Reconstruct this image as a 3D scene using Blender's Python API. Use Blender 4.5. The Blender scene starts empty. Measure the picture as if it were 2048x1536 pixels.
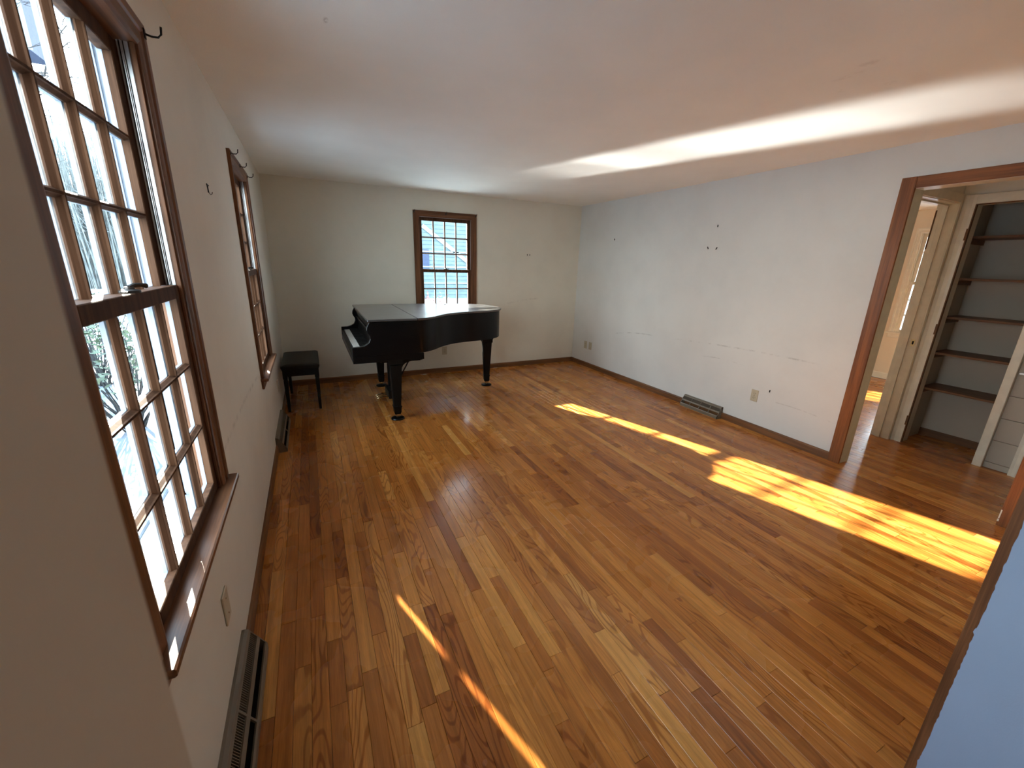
import bpy, bmesh, math, random
from mathutils import Vector, Matrix
import mathutils.noise as mn
R = math.radians
random.seed(7)
sc = bpy.context.scene
col = sc.collection

# ------------------------------------------------------------------ camera
W, H = 4.147, 2.36            # room width and ceiling height
CAM = Vector((0.3687, -5.4828, 1.5042))
cd = bpy.data.cameras.new('camera'); cam = bpy.data.objects.new('camera', cd); col.objects.link(cam)
cd.sensor_width = 36; cd.lens = 14.3302; cd.clip_start = 0.02; cd.clip_end = 300
r_ = Vector((0.90053161, -0.43401909, 0.02588927)); u_ = Vector((0.09997932, 0.26465686, 0.95914591)); f_ = Vector((0.42313941, 0.86115282, -0.2817248))
m = Matrix.Identity(4)
for i in range(3):
    m[i][0], m[i][1], m[i][2], m[i][3] = r_[i], u_[i], -f_[i], CAM[i]
cam.matrix_world = m
cd.dof.use_dof = True; cd.dof.focus_distance = 4.0; cd.dof.aperture_fstop = 7.0
sc.camera = cam

# ------------------------------------------------------------------ sky, sun, exposure
sc.view_settings.view_transform = 'Standard'; sc.view_settings.look = 'None'
sc.view_settings.gamma = 1.0; sc.view_settings.use_curve_mapping = False
sc.view_settings.exposure = 1.42
SUNDIR = Vector((0.315, -1.0, 0)).normalized() * math.cos(R(20.9)) + Vector((0, 0, -math.sin(R(20.9))))
sd = bpy.data.lights.new('sun', 'SUN'); sd.energy = 26; sd.angle = R(0.55); sd.color = (1.0, .90, .74)
so = bpy.data.objects.new('sun', sd); col.objects.link(so)
so.rotation_euler = SUNDIR.to_track_quat('-Z', 'Y').to_euler()
world = bpy.data.worlds.new('sky'); sc.world = world; world.use_nodes = True
nt = world.node_tree; nt.nodes.clear()
wo = nt.nodes.new('ShaderNodeOutputWorld'); bg = nt.nodes.new('ShaderNodeBackground'); bg.inputs['Strength'].default_value = 7.0
tc = nt.nodes.new('ShaderNodeTexCoord'); sx = nt.nodes.new('ShaderNodeSeparateXYZ'); cr = nt.nodes.new('ShaderNodeValToRGB')
cr.color_ramp.elements[0].position = 0.0; cr.color_ramp.elements[0].color = (.90, .98, .98, 1)
cr.color_ramp.elements[1].position = 0.9; cr.color_ramp.elements[1].color = (.55, .72, .93, 1)
nt.links.new(tc.outputs['Generated'], sx.inputs[0]); nt.links.new(sx.outputs['Z'], cr.inputs[0])
nt.links.new(cr.outputs[0], bg.inputs[0]); nt.links.new(bg.outputs[0], wo.inputs[0])
cy = sc.cycles
cy.use_denoising = True; cy.max_bounces = 11; cy.diffuse_bounces = 7; cy.glossy_bounces = 4; cy.use_adaptive_sampling = True; cy.adaptive_threshold = 0.02; cy.transparent_max_bounces = 24
cy.sample_clamp_indirect = 12; cy.caustics_reflective = True; cy.caustics_refractive = False; cy.blur_glossy = 0.5


# added lamp standing in for sun glint off ice; narrow beam streaks the ceiling
ga = bpy.data.lights.new('glint_stand_in_lamp', 'AREA'); ga.shape = 'RECTANGLE'; ga.size = 1.0; ga.size_y = .72; ga.energy = 4.6; ga.spread = R(5); ga.color = (1.0, .97, .93)
go = bpy.data.objects.new('glint_stand_in_lamp', ga); col.objects.link(go); go.location = (.77, 3.95, -.04)
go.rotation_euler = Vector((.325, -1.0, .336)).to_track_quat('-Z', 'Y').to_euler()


def portal(name, loc, rot, sx_, sy_):
    l = bpy.data.lights.new(name, 'AREA'); l.shape = 'RECTANGLE'; l.size = sx_; l.size_y = sy_; l.cycles.is_portal = True
    o = bpy.data.objects.new(name, l); col.objects.link(o); o.location = loc; o.rotation_euler = rot


# window openings: (wall, centre along the wall)
WINW, WZ0, WZ1 = 0.705, 0.70, 2.055
C1, C2, C3, C4, C5, C6 = -4.1875, -1.86, 2.04, 5.80, -6.6, -2.93
portal('daylight_portal', (-0.17, C1, 1.38), (0, R(-90), 0), 1.36, .72)
portal('daylight_portal', (-0.17, C2, 1.38), (0, R(-90), 0), 1.36, .72)
portal('daylight_portal', (C3, 0.17, 1.38), (R(-90), 0, 0), .72, 1.36)
portal('daylight_portal', (C4, 0.17, 1.38), (R(-90), 0, 0), .72, 1.36)
portal('daylight_portal', (-0.17, C5, 1.38), (0, R(-90), 0), 1.36, .72)
portal('daylight_portal', (8.17, C6, 1.38), (0, R(90), 0), 1.36, .9)


# ------------------------------------------------------------------ materials
def newmat(name):
    mt = bpy.data.materials.new(name); mt.use_nodes = True; t = mt.node_tree
    return mt, t, t.nodes['Principled BSDF'], t.links


def node(t, kind, **kw):
    n = t.nodes.new(kind)
    for k, v in kw.items(): setattr(n, k, v)
    return n


def math_(t, op, a, b=None, c=None):
    n = node(t, 'ShaderNodeMath', operation=op)
    for i, v in enumerate((a, b, c)):
        if v is None: continue
        if isinstance(v, (int, float)): n.inputs[i].default_value = v
        else: t.links.new(v, n.inputs[i])
    return n.outputs[0]


def mix_(t, fac, a, b, blend='MIX'):
    n = node(t, 'ShaderNodeMix', data_type='RGBA', blend_type=blend)
    for i, v in ((0, fac), (6, a), (7, b)):
        if isinstance(v, (int, float)): n.inputs[i].default_value = v
        elif isinstance(v, tuple): n.inputs[i].default_value = (*v, 1) if len(v) == 3 else v
        else: t.links.new(v, n.inputs[i])
    return n.outputs[2]


def noise_(t, vec, scale=1.0, detail=2.0, rough=.5):
    n = node(t, 'ShaderNodeTexNoise'); n.inputs['Scale'].default_value = scale; n.inputs['Detail'].default_value = detail
    n.inputs['Roughness'].default_value = rough
    if vec is not None: t.links.new(vec, n.inputs['Vector'])
    return n.outputs['Fac']


def smooth_(t, x, lo, hi, a=0.0, b=1.0):
    n = node(t, 'ShaderNodeMapRange', interpolation_type='SMOOTHSTEP')
    t.links.new(x, n.inputs[0])
    for i, v in zip((1, 2, 3, 4), (lo, hi, a, b)): n.inputs[i].default_value = v
    return n.outputs[0]


def bump_(t, h, bsdf, strength, dist):
    b = node(t, 'ShaderNodeBump'); b.inputs['Strength'].default_value = strength; b.inputs['Distance'].default_value = dist
    t.links.new(h, b.inputs['Height']); t.links.new(b.outputs[0], bsdf.inputs['Normal'])


def scale_(t, vec, s):
    n = node(t, 'ShaderNodeVectorMath', operation='MULTIPLY'); t.links.new(vec, n.inputs[0]); n.inputs[1].default_value = s
    return n.outputs[0]


def plain(name, c, rough=.5, spec=.5, metal=0, coat=0, coat_r=.1, var=0.06, vs=9.0, bump=0.0, bs=200):
    mt, t, b, L = newmat(name)
    g = node(t, 'ShaderNodeNewGeometry').outputs['Position']
    n = noise_(t, g, vs, 3)
    f = smooth_(t, n, .3, .7, 1 - var, 1 + var)
    o = mix_(t, 1.0, c, f, 'MULTIPLY'); L.new(o, b.inputs['Base Color'])
    b.inputs['Roughness'].default_value = rough; b.inputs['Specular IOR Level'].default_value = spec
    b.inputs['Metallic'].default_value = metal; b.inputs['Coat Weight'].default_value = coat; b.inputs['Coat Roughness'].default_value = coat_r
    if bump: bump_(t, noise_(t, g, bs, 2), b, bump, .002)
    return mt


def wall_paint(name, c, marks=()):
    """flat wall paint with roller stipple, faint soiling and scuff lines; marks: (axis along, a0, a1, z0, z1, half width, strength)"""
    mt, t, b, L = newmat(name)
    g = node(t, 'ShaderNodeNewGeometry').outputs['Position']
    s = node(t, 'ShaderNodeSeparateXYZ'); L.new(g, s.inputs[0])
    soil = smooth_(t, noise_(t, g, 2.2, 5, .6), .35, .75, 1.02, .95)
    o = mix_(t, 1.0, c, soil, 'MULTIPLY')
    brk = noise_(t, g, 9.0, 4, .75)
    for ax, a0, a1, z0, z1, hw, st in marks:
        a = s.outputs[ax]; h = s.outputs['Z'] if ax != 'Q' else None
        fr = smooth_(t, a, min(a0, a1), max(a0, a1), 0, 1)
        lin = math_(t, 'DIVIDE', math_(t, 'SUBTRACT', a, a0), a1 - a0)
        zz = math_(t, 'ADD', math_(t, 'MULTIPLY', lin, z1 - z0), z0)
        arch = math_(t, 'MULTIPLY', math_(t, 'MULTIPLY', lin, math_(t, 'SUBTRACT', 1.0, lin)), .10)
        d = math_(t, 'ABSOLUTE', math_(t, 'SUBTRACT', h, math_(t, 'ADD', zz, arch)))
        m1 = smooth_(t, d, 0, hw, 1, 0)
        e = math_(t, 'MULTIPLY', smooth_(t, lin, 0, .12), smooth_(t, lin, .88, 1.0, 1, 0))
        k = math_(t, 'MULTIPLY', math_(t, 'MULTIPLY', m1, e), smooth_(t, brk, .42, .62))
        o = mix_(t, math_(t, 'MULTIPLY', k, st), o, (.16, .14, .12))
    L.new(o, b.inputs['Base Color']); b.inputs['Roughness'].default_value = .62; b.inputs['Specular IOR Level'].default_value = .35
    bump_(t, noise_(t, g, 260, 3, .6), b, .12, .002)
    return mt


def wood(name, c1, c2, axis=2, rough=.42, coat=.06, fine=1.0, spec=.3):
    """stained wood whose grain runs along the given world axis"""
    mt, t, b, L = newmat(name)
    g = node(t, 'ShaderNodeNewGeometry').outputs['Position']
    s = [38, 38, 38]; s[axis] = 1.6
    v = scale_(t, g, tuple(s)); n = noise_(t, v, 1.0, 4, .62)
    s2 = [420, 420, 420]; s2[axis] = 9
    n2 = noise_(t, scale_(t, g, tuple(s2)), 1.0, 2)
    k = smooth_(t, math_(t, 'ADD', math_(t, 'MULTIPLY', n, .8), math_(t, 'MULTIPLY', n2, .2)), .36, .66)
    o = mix_(t, k, c1, c2)
    L.new(o, b.inputs['Base Color']); b.inputs['Roughness'].default_value = rough
    b.inputs['Coat Weight'].default_value = coat; b.inputs['Coat Roughness'].default_value = .2; b.inputs['Specular IOR Level'].default_value = spec
    bump_(t, n2, b, .12 * fine, .001)
    return mt


def oak_floor():
    mt, t, b, L = newmat('oak_floorboard')
    uv = node(t, 'ShaderNodeUVMap', uv_map='UVMap').outputs[0]
    at = node(t, 'ShaderNodeAttribute', attribute_name='tone'); sp = node(t, 'ShaderNodeSeparateColor'); L.new(at.outputs['Color'], sp.inputs[0])
    tone, seed, kind = sp.outputs[0], sp.outputs[1], sp.outputs[2]
    s = node(t, 'ShaderNodeSeparateXYZ'); L.new(uv, s.inputs[0]); u, v = s.outputs[0], s.outputs[1]
    cb = node(t, 'ShaderNodeCombineXYZ')
    L.new(math_(t, 'MULTIPLY', u, 11.0), cb.inputs[0])
    L.new(math_(t, 'MULTIPLY', v, smooth_(t, kind, .1, .95, .25, 1.7)), cb.inputs[1]); L.new(math_(t, 'MULTIPLY', seed, 60.0), cb.inputs[2])
    n = noise_(t, cb.outputs[0], 1.0, 1.2, .4)
    ph = math_(t, 'MULTIPLY', n, 95.0)
    sn = math_(t, 'SINE', ph)
    ring = smooth_(t, sn, .25, .98)
    c2 = node(t, 'ShaderNodeCombineXYZ')
    L.new(math_(t, 'MULTIPLY', u, 520.0), c2.inputs[0]); L.new(math_(t, 'MULTIPLY', v, 16.0), c2.inputs[1]); L.new(math_(t, 'MULTIPLY', seed, 31.0), c2.inputs[2])
    pore = noise_(t, c2.outputs[0], 1.0, 3, .6)
    c3 = node(t, 'ShaderNodeCombineXYZ')
    L.new(math_(t, 'MULTIPLY', u, 60.0), c3.inputs[0]); L.new(math_(t, 'MULTIPLY', v, 2.2), c3.inputs[1]); L.new(math_(t, 'MULTIPLY', seed, 17.0), c3.inputs[2])
    streak = noise_(t, c3.outputs[0], 1.0, 3, .55)
    rp = node(t, 'ShaderNodeValToRGB'); L.new(tone, rp.inputs[0])
    e = rp.color_ramp.elements
    e[0].position = 0; e[0].color = (.29, .086, .015, 1); e[1].position = 1; e[1].color = (.62, .285, .068, 1)
    for q, c in ((.25, (.385, .130, .024, 1)), (.6, (.50, .188, .036, 1))):
        x = e.new(q); x.color = c
    o = mix_(t, math_(t, 'MULTIPLY', ring, smooth_(t, kind, .25, 1.0, .18, .78)), rp.outputs[0], mix_(t, 1.0, rp.outputs[0], (.50, .36, .25), 'MULTIPLY'))
    o = mix_(t, 1.0, o, smooth_(t, pore, .3, .7, .86, 1.08), 'MULTIPLY')
    o = mix_(t, 1.0, o, smooth_(t, streak, .3, .75, 1.14, .80), 'MULTIPLY')
    L.new(o, b.inputs['Base Color'])
    g = node(t, 'ShaderNodeNewGeometry').outputs['Position']
    L.new(smooth_(t, noise_(t, g, 3.0, 2, .5), .3, .7, .25, .30), b.inputs['Roughness'])
    b.inputs['Coat Weight'].default_value = .14; b.inputs['Coat Roughness'].default_value = .12; b.inputs['Specular IOR Level'].default_value = .3
    hh = math_(t, 'ADD', math_(t, 'MULTIPLY', pore, .4), math_(t, 'MULTIPLY', noise_(t, scale_(t, g, (6, 1.6, 1)), 1.0, 2), 3.0))
    bump_(t, hh, b, .10, .0012)
    return mt


def glass():
    mt = bpy.data.materials.new('window_glass'); mt.use_nodes = True; t = mt.node_tree; t.nodes.clear()
    o = node(t, 'ShaderNodeOutputMaterial'); mx = node(t, 'ShaderNodeMixShader')
    tr = node(t, 'ShaderNodeBsdfTransparent'); gl = node(t, 'ShaderNodeBsdfGlossy'); fr = node(t, 'ShaderNodeFresnel')
    tr.inputs[0].default_value = (.93, .97, .98, 1); gl.inputs['Roughness'].default_value = .02; fr.inputs[0].default_value = 1.3
    t.links.new(fr.outputs[0], mx.inputs[0]); t.links.new(tr.outputs[0], mx.inputs[1]); t.links.new(gl.outputs[0], mx.inputs[2]); t.links.new(mx.outputs[0], o.inputs[0])
    return mt


def ceiling_paint():
    mt = plain('ceiling_paint', (.90, .90, .855), .75, .2, var=.015, vs=3, bump=.25, bs=330); t = mt.node_tree; b = t.nodes['Principled BSDF']
    g = node(t, 'ShaderNodeNewGeometry').outputs['Position']; o = b.inputs['Base Color'].links[0].from_socket
    brk = noise_(t, g, 38, 3, .7)
    for x, y, rx, ry, st in ((2.60, -4.30, .035, .07, .14), (2.66, -4.19, .03, .10, .10), (2.81, -4.09, .03, .03, .15), (2.90, -4.24, .035, .03, .15), (.522, -3.51, .012, .035, .45)):
        d = node(t, 'ShaderNodeVectorMath', operation='SUBTRACT'); t.links.new(g, d.inputs[0]); d.inputs[1].default_value = (x, y, H)
        q = node(t, 'ShaderNodeVectorMath', operation='LENGTH'); t.links.new(scale_(t, d.outputs[0], (1 / rx, 1 / ry, 0)), q.inputs[0])
        k = math_(t, 'MULTIPLY', smooth_(t, q.outputs['Value'], .2, 1.0, 1, 0), smooth_(t, brk, .4, .6))
        o = mix_(t, math_(t, 'MULTIPLY', k, st), o, (.22, .17, .13))
    t.links.new(o, b.inputs['Base Color'])
    return mt


RM = [('Y', -.95, -1.75, .60, .70, .010, .38), ('Y', -1.9, -3.65, .70, .765, .012, .34), ('Y', -2.4, -3.0, .585, .60, .008, .28), ('Y', -3.2, -3.9, .33, .30, .008, .22)]
M = dict(
    wall=wall_paint('wall_paint_warm_white', (.72, .71, .63)),
    wall_r=wall_paint('wall_paint_scuffed', (.69, .695, .67), RM),
    wall_l=wall_paint('wall_paint_left', (.69, .67, .60), [('Y', -2.3, -3.8, .74, .765, .02, .3)]),
    wall_b=wall_paint('wall_paint_back', (.71, .695, .605), [('X', 2.75, 3.5, .90, 1.02, .02, .22)]),
    ceil=ceiling_paint(),
    dim=wall_paint('wall_paint_beige', (.56, .50, .40)),
    warm=wall_paint('room_paint_cream', (.74, .66, .52)),
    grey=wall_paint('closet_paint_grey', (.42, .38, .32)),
    white=plain('white_trim_paint', (.74, .71, .60), .42, .5, var=.05, vs=14, bump=.1, bs=90),
    green=plain('pale_green_trim_paint', (.62, .64, .52), .42, .5, var=.05, vs=14),
    trim_z=wood('stained_trim_upright', (.085, .034, .015), (.20, .082, .034), 2),
    trim_x=wood('stained_trim_along_x', (.085, .034, .015), (.20, .082, .034), 0),
    trim_y=wood('stained_trim_along_y', (.085, .034, .015), (.20, .082, .034), 1),
    door_z=wood('orange_stained_casing_upright', (.15, .048, .012), (.28, .098, .026), 2),
    door_y=wood('orange_stained_casing_level', (.13, .041, .010), (.25, .086, .022), 1),
    base_x=wood('baseboard_wood_x', (.13, .055, .020), (.24, .105, .038), 0),
    base_y=wood('baseboard_wood_y', (.12, .05, .020), (.22, .095, .036), 1),
    sash=wood('sash_wood', (.050, .022, .011), (.100, .047, .024), 2, .6, 0, 1.0, .1),
    shelf=wood('closet_shelf_wood', (.10, .045, .018), (.18, .08, .03), 1, .5),
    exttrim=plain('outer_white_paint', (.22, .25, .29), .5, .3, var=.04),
    glass=glass(), oak=oak_floor(),
    black=plain('piano_black_lacquer', (.003, .003, .0035), .30, .13, coat=.10, coat_r=.08, var=.1),
    lid=plain('piano_lid_lacquer', (.055, .055, .056), .40, .6, coat=.7, coat_r=.06, var=.2, vs=5),
    satin=plain('black_satin_wood', (.004, .004, .004), .45, .2, var=.1),
    vinyl=plain('black_vinyl', (.007, .0065, .006), .45, .3, var=.15, bump=.2, bs=300),
    ivory=plain('ivory_key', (.62, .60, .54), .25, .5, var=.03),
    brass=plain('worn_brass', (.62, .50, .30), .22, .5, metal=1, var=.1),
    iron=plain('dark_iron', (.018, .016, .015), .5, .5, metal=.6, var=.1),
    bronze=plain('dark_bronze', (.05, .042, .036), .4, .5, metal=.8, var=.1),
    alu=plain('aluminium_track', (.62, .64, .66), .35, .5, metal=.7, var=.05),
    almond=plain('almond_plastic', (.50, .45, .33), .4, .5, var=.04),
    slot=plain('dark_slot', (.012, .010, .009), .7, .2, var=0),
    reg=plain('taupe_enamel', (.175, .14, .10), .38, .5, metal=.1, var=.06),
    sub=plain('subfloor', (.03, .015, .008), .9, .1, var=.1),
    ice=plain('thin_ice', (.05, .06, .07), .07, .6, var=.1, vs=1.5, bump=.06, bs=1.2),
    blue=wall_paint('wall_paint_blue_grey', (.24, .305, .43)),
    ground=plain('frosty_ground', (.35, .40, .43), .9, .1, var=.3, vs=.8),
    bark=plain('bark', (.03, .032, .034), .9, .1, var=.3, vs=20),
    dark_ground=plain('darkened_blue_grey_ground', (.075, .095, .12), .8, .2, var=.25, vs=3),  # darker ground tone standing in for dimmer light outside
    twig=plain('pale_winter_twig', (.17, .19, .19), .9, .1, var=.3, vs=2),
    leaf=plain('evergreen_leaf', (.03, .05, .028), .5, .4, var=.3, vs=6),
    redleaf=plain('reddish_twig', (.11, .05, .048), .7, .2, var=.3, vs=6),
    siding=plain('grey_siding', (.06, .09, .098), .7, .2, var=.12, vs=3),
    sidingw=plain('pale_outside_board', (.15, .19, .195), .6, .2, var=.05),
    navy=plain('blue_grey_siding', (.022, .032, .06), .7, .2, var=.1),
)


# ------------------------------------------------------------------ mesh helpers
def mesh_obj(name, verts, faces, mat, parent=None):
    me = bpy.data.meshes.new(name); me.from_pydata(verts, [], faces); me.validate(); me.materials.append(mat)
    o = bpy.data.objects.new(name, me); col.objects.link(o)
    if parent is not None: o.parent = parent
    return o


class MB:
    def __init__(s): s.v, s.f = [], []

    def box(s, x0, x1, y0, y1, z0, z1):
        x0, x1 = min(x0, x1), max(x0, x1); y0, y1 = min(y0, y1), max(y0, y1); z0, z1 = min(z0, z1), max(z0, z1)
        k = len(s.v); s.v += [(x, y, z) for z in (z0, z1) for x, y in ((x0, y0), (x1, y0), (x1, y1), (x0, y1))]
        s.f += [tuple(k + i for i in q) for q in ((3, 2, 1, 0), (4, 5, 6, 7), (0, 1, 5, 4), (1, 2, 6, 5), (2, 3, 7, 6), (3, 0, 4, 7))]
        return s

    def prism(s, pts, axis, a0, a1):
        """extrude a closed 2-D outline along an axis; pts are the two other coordinates in order"""
        k = len(s.v); n = len(pts)
        def P(p, a): return (a, p[0], p[1]) if axis == 0 else ((p[0], a, p[1]) if axis == 1 else (p[0], p[1], a))
        s.v += [P(p, a0) for p in pts] + [P(p, a1) for p in pts]
        s.f += [tuple(range(k, k + n)), tuple(range(k + 2 * n - 1, k + n - 1, -1))]
        for i in range(n):
            j = (i + 1) % n; s.f.append((k + i, k + n + i, k + n + j, k + j))
        return s

    def loft(s, rings, cap=True):
        k = len(s.v); n = len(rings[0])
        for r in rings: s.v += [tuple(p) for p in r]
        for a in range(len(rings) - 1):
            for i in range(n):
                j = (i + 1) % n; s.f.append((k + a * n + i, k + a * n + j, k + (a + 1) * n + j, k + (a + 1) * n + i))
        if cap:
            s.f.append(tuple(range(k + n - 1, k - 1, -1))); q = k + (len(rings) - 1) * n; s.f.append(tuple(range(q, q + n)))
        return s

    def lathe(s, cx, cy, prof, n=20, axis=2):
        def P(a, r, h):
            c, d = r * math.cos(a), r * math.sin(a)
            return (cx + c, cy + d, h)
        return s.loft([[P(2 * math.pi * i / n, max(r, 1e-4), z) for i in range(n)] for r, z in prof])

    def tube(s, pts, r, n=8):
        rings = []; pts = [Vector(p) for p in pts]
        for i, p in enumerate(pts):
            d = (pts[min(i + 1, len(pts) - 1)] - pts[max(i - 1, 0)]).normalized()
            a = d.orthogonal().normalized() if abs(d.z) > .9 else d.cross(Vector((0, 0, 1))).normalized()
            b = d.cross(a); rr = r[i] if isinstance(r, (list, tuple)) else r
            rings.append([p + rr * (math.cos(2 * math.pi * k / n) * a + math.sin(2 * math.pi * k / n) * b) for k in range(n)])
        return s.loft(rings)

    def build(s, name, mat, parent=None, bevel=0.0, smooth=False, seg=1):
        o = mesh_obj(name, s.v, s.f, mat, parent)
        bm = bmesh.new(); bm.from_mesh(o.data); bmesh.ops.recalc_face_normals(bm, faces=bm.faces)
        if bevel:
            ed = [e for e in bm.edges if len(e.link_faces) == 2 and e.calc_face_angle(0) > R(35)]
            bmesh.ops.bevel(bm, geom=ed, offset=bevel, segments=seg, affect='EDGES', profile=.5)
        if smooth:
            for f in bm.faces: f.smooth = True
            for e in bm.edges:
                if len(e.link_faces) == 2 and e.calc_face_angle(0) > R(38): e.smooth = False
        bm.to_mesh(o.data); bm.free()
        return o


def box(name, mat, parent, x0, x1, y0, y1, z0, z1, bevel=0.0):
    return MB().box(x0, x1, y0, y1, z0, z1).build(name, mat, parent, bevel)


def empty(name, loc=(0, 0, 0), rz=0.0):
    o = bpy.data.objects.new(name, None); col.objects.link(o); o.location = loc; o.rotation_euler = (0, 0, rz); o.empty_display_size = .1
    return o


def structure(o): o['kind'] = 'structure'; return o


def tag(o, label, cat, group=None):
    o['label'] = label; o['category'] = cat
    if group: o['group'] = group
    return o


def wall(name, mat, axis, w0, w1, a0, a1, z0, z1, holes=()):
    """a wall slab; axis = direction it runs along (0 x, 1 y); w0..w1 its thickness; holes (a0,a1,z0,z1)"""
    As = sorted({a0, a1, *[h[0] for h in holes], *[h[1] for h in holes]}); Zs = sorted({z0, z1, *[h[2] for h in holes], *[h[3] for h in holes]})
    mb = MB(); solid = {}
    for i in range(len(As) - 1):
        for j in range(len(Zs) - 1):
            ca, cz = (As[i] + As[i + 1]) / 2, (Zs[j] + Zs[j + 1]) / 2
            solid[i, j] = not any(h[0] < ca < h[1] and h[2] < cz < h[3] for h in holes)
    def P(w, a, z): return (w, a, z) if axis == 1 else (a, w, z)
    def quad(pts): k = len(mb.v); mb.v += pts; mb.f.append((k, k + 1, k + 2, k + 3))
    for (i, j), s in solid.items():
        if not s: continue
        A, B, Z, Y = As[i], As[i + 1], Zs[j], Zs[j + 1]
        for w in (w0, w1): quad([P(w, A, Z), P(w, B, Z), P(w, B, Y), P(w, A, Y)])
        if not solid.get((i - 1, j)): quad([P(w0, A, Z), P(w1, A, Z), P(w1, A, Y), P(w0, A, Y)])
        if not solid.get((i + 1, j)): quad([P(w0, B, Z), P(w1, B, Z), P(w1, B, Y), P(w0, B, Y)])
        if not solid.get((i, j - 1)): quad([P(w0, A, Z), P(w0, B, Z), P(w1, B, Z), P(w1, A, Z)])
        if not solid.get((i, j + 1)): quad([P(w0, A, Y), P(w0, B, Y), P(w1, B, Y), P(w1, A, Y)])
    o = mesh_obj(name, mb.v, mb.f, mat)
    bm = bmesh.new(); bm.from_mesh(o.data); bmesh.ops.remove_doubles(bm, verts=bm.verts, dist=1e-5); bmesh.ops.recalc_face_normals(bm, faces=bm.faces); bm.to_mesh(o.data); bm.free()
    return structure(o)


# ------------------------------------------------------------------ room shell
YN0, YN1 = -5.483, -5.283                # cased-opening wall between the hallway and the room
XO0, XO1 = 0.2895, 1.690                 # the opening the camera stands in
hole = lambda c, w=WINW: (c - w / 2 - .02, c + w / 2 + .02, WZ0 - .03, WZ1 + .02)
wall('wall_left', M['wall_l'], 1, -.10, 0, -8.6, .14, 0, H, [hole(C1), hole(C2), hole(C5)])
wall('wall_back', M['wall_b'], 0, 0, .10, 0, 4.207, 0, H, [hole(C3)])
DY0, DY1, DZ = -4.845, -3.915, 2.085     # rough door opening in the right wall
wall('wall_right', M['wall_r'], 1, W, 4.267, -8.6, 0, 0, H, [(DY0, DY1, 0, DZ)])
wall('wall_front', M['dim'], 0, YN0, YN1, 0, W, 0, H, [(XO0, XO1, 0, 2.1)])
wall('wall_rear', M['wall'], 0, -8.6, -8.46, 0, W, 0, H)
structure(box('ceiling', M['ceil'], None, -.14, 8.14, -8.6, .14, H, H + .1))
fl = structure(box('floor', M['sub'], None, -.14, 8.14, -8.6, .14, -.12, -.019))

# floorboards: oak strips 57 mm wide with end joints, running from front to back
PW = .0572
def look(x, y):
    d = Vector((x, y, 0)) - CAM; z = d.dot(f_)
    if z < .2: return 0
    px, py = 1024 + 815.2 * d.dot(r_) / z, 768 - 815.2 * d.dot(u_) / z
    return (1 / z ** 2) if -120 < px < 2170 and py < 1680 else 0


def board(v, f, uvs, tones, x0, x1, y0, y1, rnd):
    g = .0004; ch = .0010; zt = rnd.uniform(-.0003, .0003); zb = -.019
    a, b, c, d = x0 + g, x1 - g, y0 + g * .6, y1 - g * .6
    k = len(v)
    v += [(a, c, zb), (b, c, zb), (b, d, zb), (a, d, zb), (a, c, zt - ch), (b, c, zt - ch), (b, d, zt - ch), (a, d, zt - ch),
          (a + ch, c + ch, zt), (b - ch, c + ch, zt), (b - ch, d - ch, zt), (a + ch, d - ch, zt)]
    f += [tuple(k + i for i in q) for q in ((0, 1, 5, 4), (1, 2, 6, 5), (2, 3, 7, 6), (3, 0, 4, 7), (4, 5, 9, 8), (5, 6, 10, 9), (6, 7, 11, 10), (7, 4, 8, 11), (8, 9, 10, 11))]
    o = rnd.uniform(0, 50); xm = (x0 + x1) / 2
    t = (min(1, max(0, rnd.gauss(.47, .25))), rnd.random(), rnd.random(), 1)
    for q in range(9):
        for i in f[len(f) - 9 + q]: uvs.append((v[i][0] - xm, v[i][1] + o)); tones.append(t)


def board_mesh(name, boards, seed):
    rnd = random.Random(seed); v, f, uv, tn = [], [], [], []
    for b in boards: board(v, f, uv, tn, *b, rnd)
    o = mesh_obj(name, v, f, M['oak'], fl); me = o.data
    L = me.uv_layers.new(name='UVMap'); L.data.foreach_set('uv', [c for p in uv for c in p])
    A = me.color_attributes.new('tone', 'FLOAT_COLOR', 'CORNER'); A.data.foreach_set('color', [c for p in tn for c in p])
    return o


rb = random.Random(11); boards = []
for i in range(int(8.0 / PW)):
    x0 = i * PW; x1 = x0 + PW
    y = -8.5 + rb.uniform(-.9, 0)
    while y < 0:
        ln = rb.choice((.32, .45, .6, .75, .9, 1.1, 1.35)) * rb.uniform(.85, 1.15)
        a, b = max(y, -8.5), min(y + ln, 0); y += ln
        if b - a < .04: continue
        boards.append((x0, x1, a, b))
def score(b):
    s = 0
    for k in range(6):
        yy = b[2] + (b[3] - b[2]) * (k + .5) / 6
        if b[0] > W and not (-5.2 < yy < -3.3): continue
        if yy < YN1 and b[0] > XO1: continue
        s += look(b[0], yy) ** 1.5 * (b[3] - b[2]) / 6
    return s
ranked = sorted(boards, key=score, reverse=True)
for k, b in enumerate(ranked[:298]): board_mesh('floorboard', [b], 1000 + k)
o = board_mesh('floorboards_far', ranked[298:], 5); o['kind'] = 'stuff'

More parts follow.
